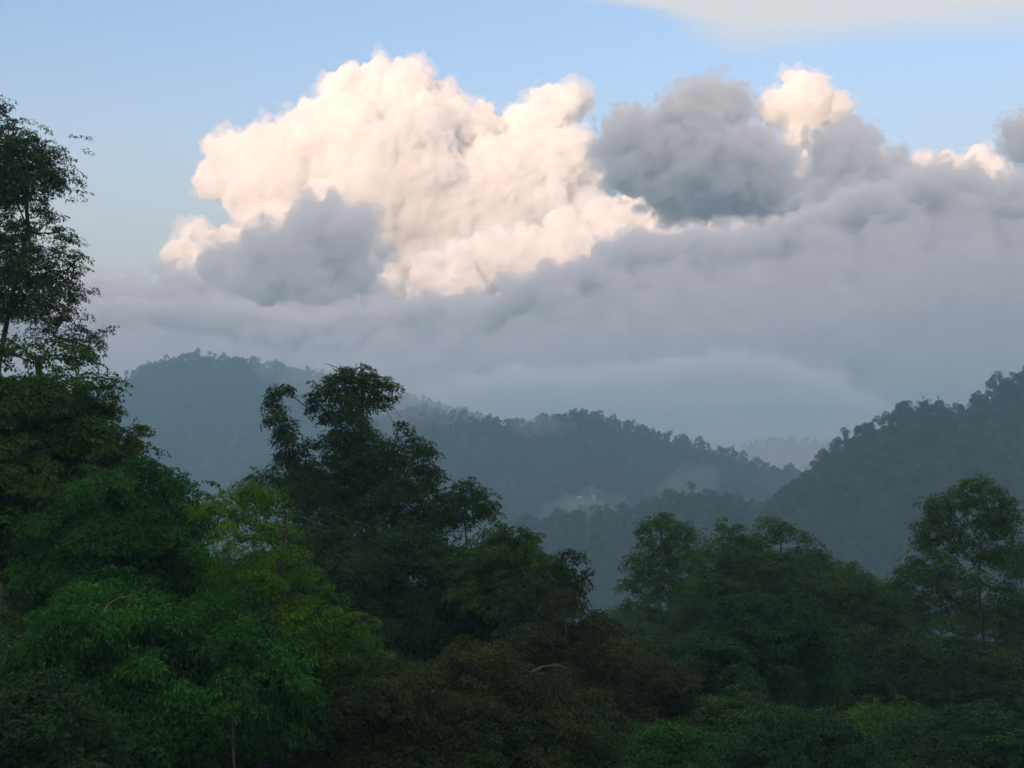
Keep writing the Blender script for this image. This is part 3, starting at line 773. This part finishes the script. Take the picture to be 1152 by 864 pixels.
tree('rainforest_tree', 'dim tree showing through behind the yellow green boughs', 'vine', 104,
     dome(104, 345, 655, 72, 80, rn, n=50), (350, 350), 13, r0=0.35, leaf=0.2, tuft=0.45, dens=0.8, per=22)
tree('rainforest_tree', 'rust tinged tree at the lower edge of the valley gap', 'rust', 86,
     dome(86, 640, 775, 68, 95, rn, n=60), (640, 640), 14, r0=0.3, leaf=0.17, tuft=0.36, dens=1, per=24)
tree('rainforest_tree', 'wide rounded brownish olive crown at bottom centre', 'brown', 66,
     dome(66, 520, 870, 175, 135, rn, n=150, size=(0.14, 0.24)), (520, 520), 15, r0=0.45, leaf=0.15, tuft=0.36, dens=1.0, per=26)
tree('rainforest_tree', 'tall feathery dull green tree just right of the valley gap', 'olive', 160,
     px_clumps(160, [(745,582,9),(735,592,11),(752,595,12),(722,598,8),(770,596,9),(780,604,9),(728,612,10),(712,634,10),(708,660,10),(706,688,9),(760,612,16),(740,630,20),(770,635,20),(725,650,16),(750,665,26),(785,660,22),(720,690,20),(750,705,26),(780,695,26),(790,625,12),(712,720,14),(740,740,20)], rn),
     (750, 746), 16, r0=0.35, leaf=0.22, tuft=0.5, dens=1.3, per=24, spread=0.28)
tree('rainforest_tree', 'tree with three pointed bushy tops, right of the tall feathery tree', 'olive', 150,
     px_clumps(150, [(813,592,8),(818,604,11),(828,594,7),(836,606,11),(850,610,11)], rn) + dome(150, 835, 670, 66, 72, rn, n=55), (830, 822), 17, r0=0.35, leaf=0.22, tuft=0.5, dens=0.95, per=22, spread=0.25)
tree('rainforest_tree', 'tree with a knobbly crown sloping right, just right of the three pointed tops', 'olive', 146,
     px_clumps(146, [(866,590,11),(880,592,10),(895,602,12),(908,612,12),(868,606,14),(918,626,11)], rn) + dome(146, 900, 675, 62, 66, rn, n=50), (890, 885), 18, r0=0.35, leaf=0.22, tuft=0.5, dens=0.95, per=22, spread=0.25)
tree('rainforest_tree', 'low green domed tree left of the tall open tree', 'olive', 140,
     dome(140, 962, 705, 62, 72, rn, n=55) + px_clumps(140, [(962,640,10),(950,644,10),(976,656,10)], rn), (962, 962), 19, r0=0.3, leaf=0.21, tuft=0.5, dens=0.95, per=22)
OT = px_clumps(130, [(1095,565,14),(1125,590,18),(1135,630,20),(1062,575,11),(1050,595,12),(1040,612,12),(1028,650,14),(1105,690,20),(1140,690,22),(1080,690,18),(1048,672,14),(1070,590,12),(1085,612,14),(1110,628,16),(1065,635,14),(1090,655,16),(1060,655,14),(1092,548,10),(1108,546,10),(1076,556,9),(1060,562,9),(1046,568,9),(1120,556,11),(1134,568,10),(1142,582,9),(1052,582,9),(1040,590,9),(1034,604,8),(1078,572,8),(1100,566,12),
  (1118,580,14),(1098,590,8),(1060,606,9),(1048,622,9),(1030,634,10),(1018,644,11),(1008,658,10),(1075,600,8),(1080,622,9),(1126,600,14),(1140,622,14),(1148,645,14),(1120,630,10),(1045,650,12),(1065,645,8),(1022,668,10),
  (1060,670,12),(1090,672,8),(1130,664,14),(1150,680,16),(1085,705,16),(1050,700,14),(1118,700,16),(1030,690,12),(1145,715,18),(1065,730,20),(1105,735,20)], rn, jit=1.2)
tree('rainforest_tree', 'tall open tree with visible pale limbs at the right edge', 'olive', 130, OT, (1102, 1096), 20, r0=0.3, bark=bark_mat('bark_mid', (.08, .08, .07), (.2, .19, .17)),
     top=(1094, 575), leaf=0.19, tuft=0.42, dens=1.2, per=24, spread=0.25, inner=0.25, twigs=2)
tree('rainforest_tree', 'low rust tinged bushy tree at the foot of the tall feathery tree', 'rust', 96,
     dome(96, 740, 790, 55, 60, rn, n=50), (740, 740), 21, r0=0.25, leaf=0.17, tuft=0.38, dens=1, per=22)
tree('rainforest_tree', 'very dark domed tree in the middle of the right hand trees', 'blue', 104,
     dome(104, 862, 740, 76, 80, rn, n=80, size=(0.18, 0.28)), (862, 862), 22, r0=0.4, leaf=0.2, tuft=0.45, dens=1, per=24)
tree('rainforest_tree', 'dark blue green tree left of the very dark dome', 'blue', 100,
     dome(100, 790, 790, 66, 84, rn, n=60), (790, 790), 23, r0=0.4, leaf=0.2, tuft=0.45, dens=1, per=24)
tree('rainforest_tree', 'dark tree between the very dark dome and the tall open tree', 'dark', 112,
     dome(112, 975, 790, 80, 82, rn, n=70), (975, 975), 24, r0=0.4, leaf=0.2, tuft=0.45, dens=1, per=24)
tree('rainforest_tree', 'dark tree below the tall open tree, at the right edge', 'dark', 110,
     dome(110, 1085, 800, 90, 80, rn, n=70), (1085, 1085), 25, r0=0.4, leaf=0.2, tuft=0.45, dens=0.95, per=24)
tree('rainforest_tree', 'blue green tree with a few bright tips in the bottom right corner', 'blue', 84,
     dome(84, 1090, 880, 110, 85, rn, n=80), (1090, 1090), 26, r0=0.3, leaf=0.19, tuft=0.4, dens=1, per=24)
tree('rainforest_tree', 'dark green bushy tree at the bottom, right of centre', 'blue', 76,
     dome(76, 900, 890, 110, 90, rn, n=80), (900, 900), 27, r0=0.3, leaf=0.18, tuft=0.4, dens=1, per=24)
tree('rainforest_tree', 'small bright green tree at the bottom beside the brownish olive crown', 'green', 72,
     dome(72, 745, 880, 75, 68, rn, n=60), (745, 745), 28, r0=0.25, leaf=0.17, tuft=0.38, dens=1, per=24)
# ------------------------------------------------------------------ clearing and huts far down the valley
def ray_ground(px, py, lo, hi):
    for D in np.arange(lo, hi, 2.0):
        p = at(px, py, D)
        if p.z < ground_z(p.x, p.y) + 0.5: return p
    return at(px, py, hi)
mm = bpy.data.materials.new('meadow'); mm.use_nodes = True
t = mm.node_tree; bs = t.nodes['Principled BSDF']; nz = t.nodes.new('ShaderNodeTexNoise'); nz.inputs['Scale'].default_value = 0.08; nz.inputs['Detail'].default_value = 6
rp = t.nodes.new('ShaderNodeMix'); rp.data_type = 'RGBA'; rp.inputs['A'].default_value = (.035, .06, .03, 1); rp.inputs['B'].default_value = (.075, .09, .055, 1)
tc = t.nodes.new('ShaderNodeTexCoord'); t.links.new(tc.outputs['Object'], nz.inputs['Vector']); t.links.new(nz.outputs['Fac'], rp.inputs['Factor']); t.links.new(rp.outputs['Result'], bs.inputs['Base Color']); bs.inputs['Roughness'].default_value = 1
prop(new_obj('meadow', CLEAR_MESH, mm), kind='structure')
def plain(name, col, rough=0.8):
    m = bpy.data.materials.new(name); m.use_nodes = True; t = m.node_tree; b = t.nodes['Principled BSDF']
    nz = t.nodes.new('ShaderNodeTexNoise'); nz.inputs['Scale'].default_value = 2.0; nz.inputs['Detail'].default_value = 5
    mx = t.nodes.new('ShaderNodeMix'); mx.data_type = 'RGBA'; mx.inputs['A'].default_value = (*[c * 0.75 for c in col], 1); mx.inputs['B'].default_value = (*col, 1)
    t.links.new(nz.outputs['Fac'], mx.inputs['Factor']); t.links.new(mx.outputs['Result'], b.inputs['Base Color']); b.inputs['Roughness'].default_value = rough
    return m
WALLM, ROOFM, DARKM = plain('whitewash', (.55, .54, .50)), plain('tin_roof', (.34, .34, .33), 0.6), plain('dark_opening', (.04, .04, .04))
for (hx, hy, w, d, h, rz, lab) in ((CLEAR_C[0] - 8, CLEAR_C[1] + 14, 6, 4, 2.6, 0.2, 'tiny whitewashed hut in the misty valley clearing, left of the other hut'), (CLEAR_C[0] + 10, CLEAR_C[1] + 18, 5, 3.5, 2.4, -0.35, 'tiny whitewashed hut in the misty valley clearing, right of the other hut')):
    e = bpy.data.objects.new('hut', None); e.location = (hx, hy, ground_z(hx, hy) + 0.2); e.rotation_euler.z = rz; C.objects.link(e); prop(e, lab, 'hut', 'huts in the valley clearing')
    new_obj('wall', box_mesh('wall', (-w/2, -d/2, -2), (w/2, d/2, h)), WALLM, e)
    V = [(-w/2-.5, -d/2-.6, h+.003), (w/2+.5, -d/2-.6, h+.003), (w/2+.5, d/2+.6, h+.003), (-w/2-.5, d/2+.6, h+.003), (-w/2-.5, 0, h+1.9), (w/2+.5, 0, h+1.9)]
    rm_ = bpy.data.meshes.new('roof'); rm_.from_pydata(V, [], [(0,1,5,4),(2,3,4,5),(0,4,3),(1,2,5),(3,2,1,0)]); new_obj('roof', rm_, ROOFM, e)
    new_obj('door', box_mesh('door', (-.5, -d/2-.05, 0), (.5, -d/2+.02, 2.1)), DARKM, e)
    for wx in (-w*.3, w*.3): new_obj('window', box_mesh('window', (wx-.5, -d/2-.04, 1.0), (wx+.5, -d/2+.02, 2.0)), DARKM, e)
# shorter trees standing in the dip between and behind the tall ones
BT = []
for i, (px, py, D, R_, mat) in enumerate([(700,745,150,60,'olive'),(560,745,120,60,'dark'),(430,790,96,70,'vine')]):
    BT.append(tree('understory_tree', 'dim round crowned tree half hidden in the dip between the tall near trees', mat, D, dome(D, px, py, R_, R_ * 0.9, rn, n=46, size=(.22, .34)),
                   (px, px), 40 + i, r0=0.3, cat='tree', group='half hidden trees in the dip', leaf=0.22, tuft=0.5, dens=0.9, per=22, twigs=0))
for i, (px, py, D) in enumerate([(250,700,112),(180,720,100),(90,700,118),(20,720,100),(320,760,100),(400,850,84),(330,860,74),(230,880,78),(480,760,130),(610,770,120),(660,740,190),(720,760,125),(770,740,185),(700,830,100),(650,880,84),
        (820,740,170),(880,750,165),(940,745,160),(1000,740,150),(1060,770,145),(1130,760,150),(1000,840,120),(1140,840,120),(830,850,92),(980,880,92),(1030,900,80),(760,800,150),(790,830,130),(740,820,170),(850,800,140),(1150,720,190),(1010,700,210),(920,700,220),(690,720,240),(1080,745,200)]):
    src = BT[i % 3]; p = at(px, py, D); sD = src.location.y
    zc = {0: at(700,745,150), 1: at(560,745,120), 2: at(430,790,96)}[i % 3].z - src.location.z
    s_ = rn.uniform(0.85, 1.2)
    copy_tree(src, (p.x, p.y, p.z - zc * s_), s_, rn.uniform(-0.8, 0.8), src['label'], src['group'])
DEADM = bark_mat('dead_wood', (.08, .07, .055), (.19, .17, .135))
# dead limbs and bare stems that show pale against the leaves
for i, (D, pts, r, lab) in enumerate([(54.5, [(117,690),(121,680),(134,673),(152,669)], 0.045, 'pale curved dead branch hanging in the drooping deep green tree'),
                            (57, [(258,795),(262,812),(262,840),(264,870)], 0.06, 'thin pale bare sapling stem standing among the lower left trees'),
                            (57, [(200,818),(190,806),(184,798)], 0.04, 'short pale broken twig low among the left trees'),
                            (61, [(598,756),(610,750),(628,748),(640,753)], 0.035, 'pale dead branch lying over the brownish olive crown')]):
    P = [at(x, y, D + 0.3 * math.sin(j)) for j, (x, y) in enumerate(pts)]
    path = []
    for j in range(len(P) - 1):
        for t_ in (0, .25, .5, .75): path.append((P[j].lerp(P[j + 1], t_), r * (1 - 0.6 * (j + t_) / len(P))))
    path.append((P[-1], r * 0.3))
    o = new_obj('dead_branch', tubes_mesh('dead_branch', [[(q - P[0], rr_) for q, rr_ in path]]), DEADM); o.location = P[0]
    prop(o, lab, 'dead branch')
print('leaves', sum(STAT), STAT)
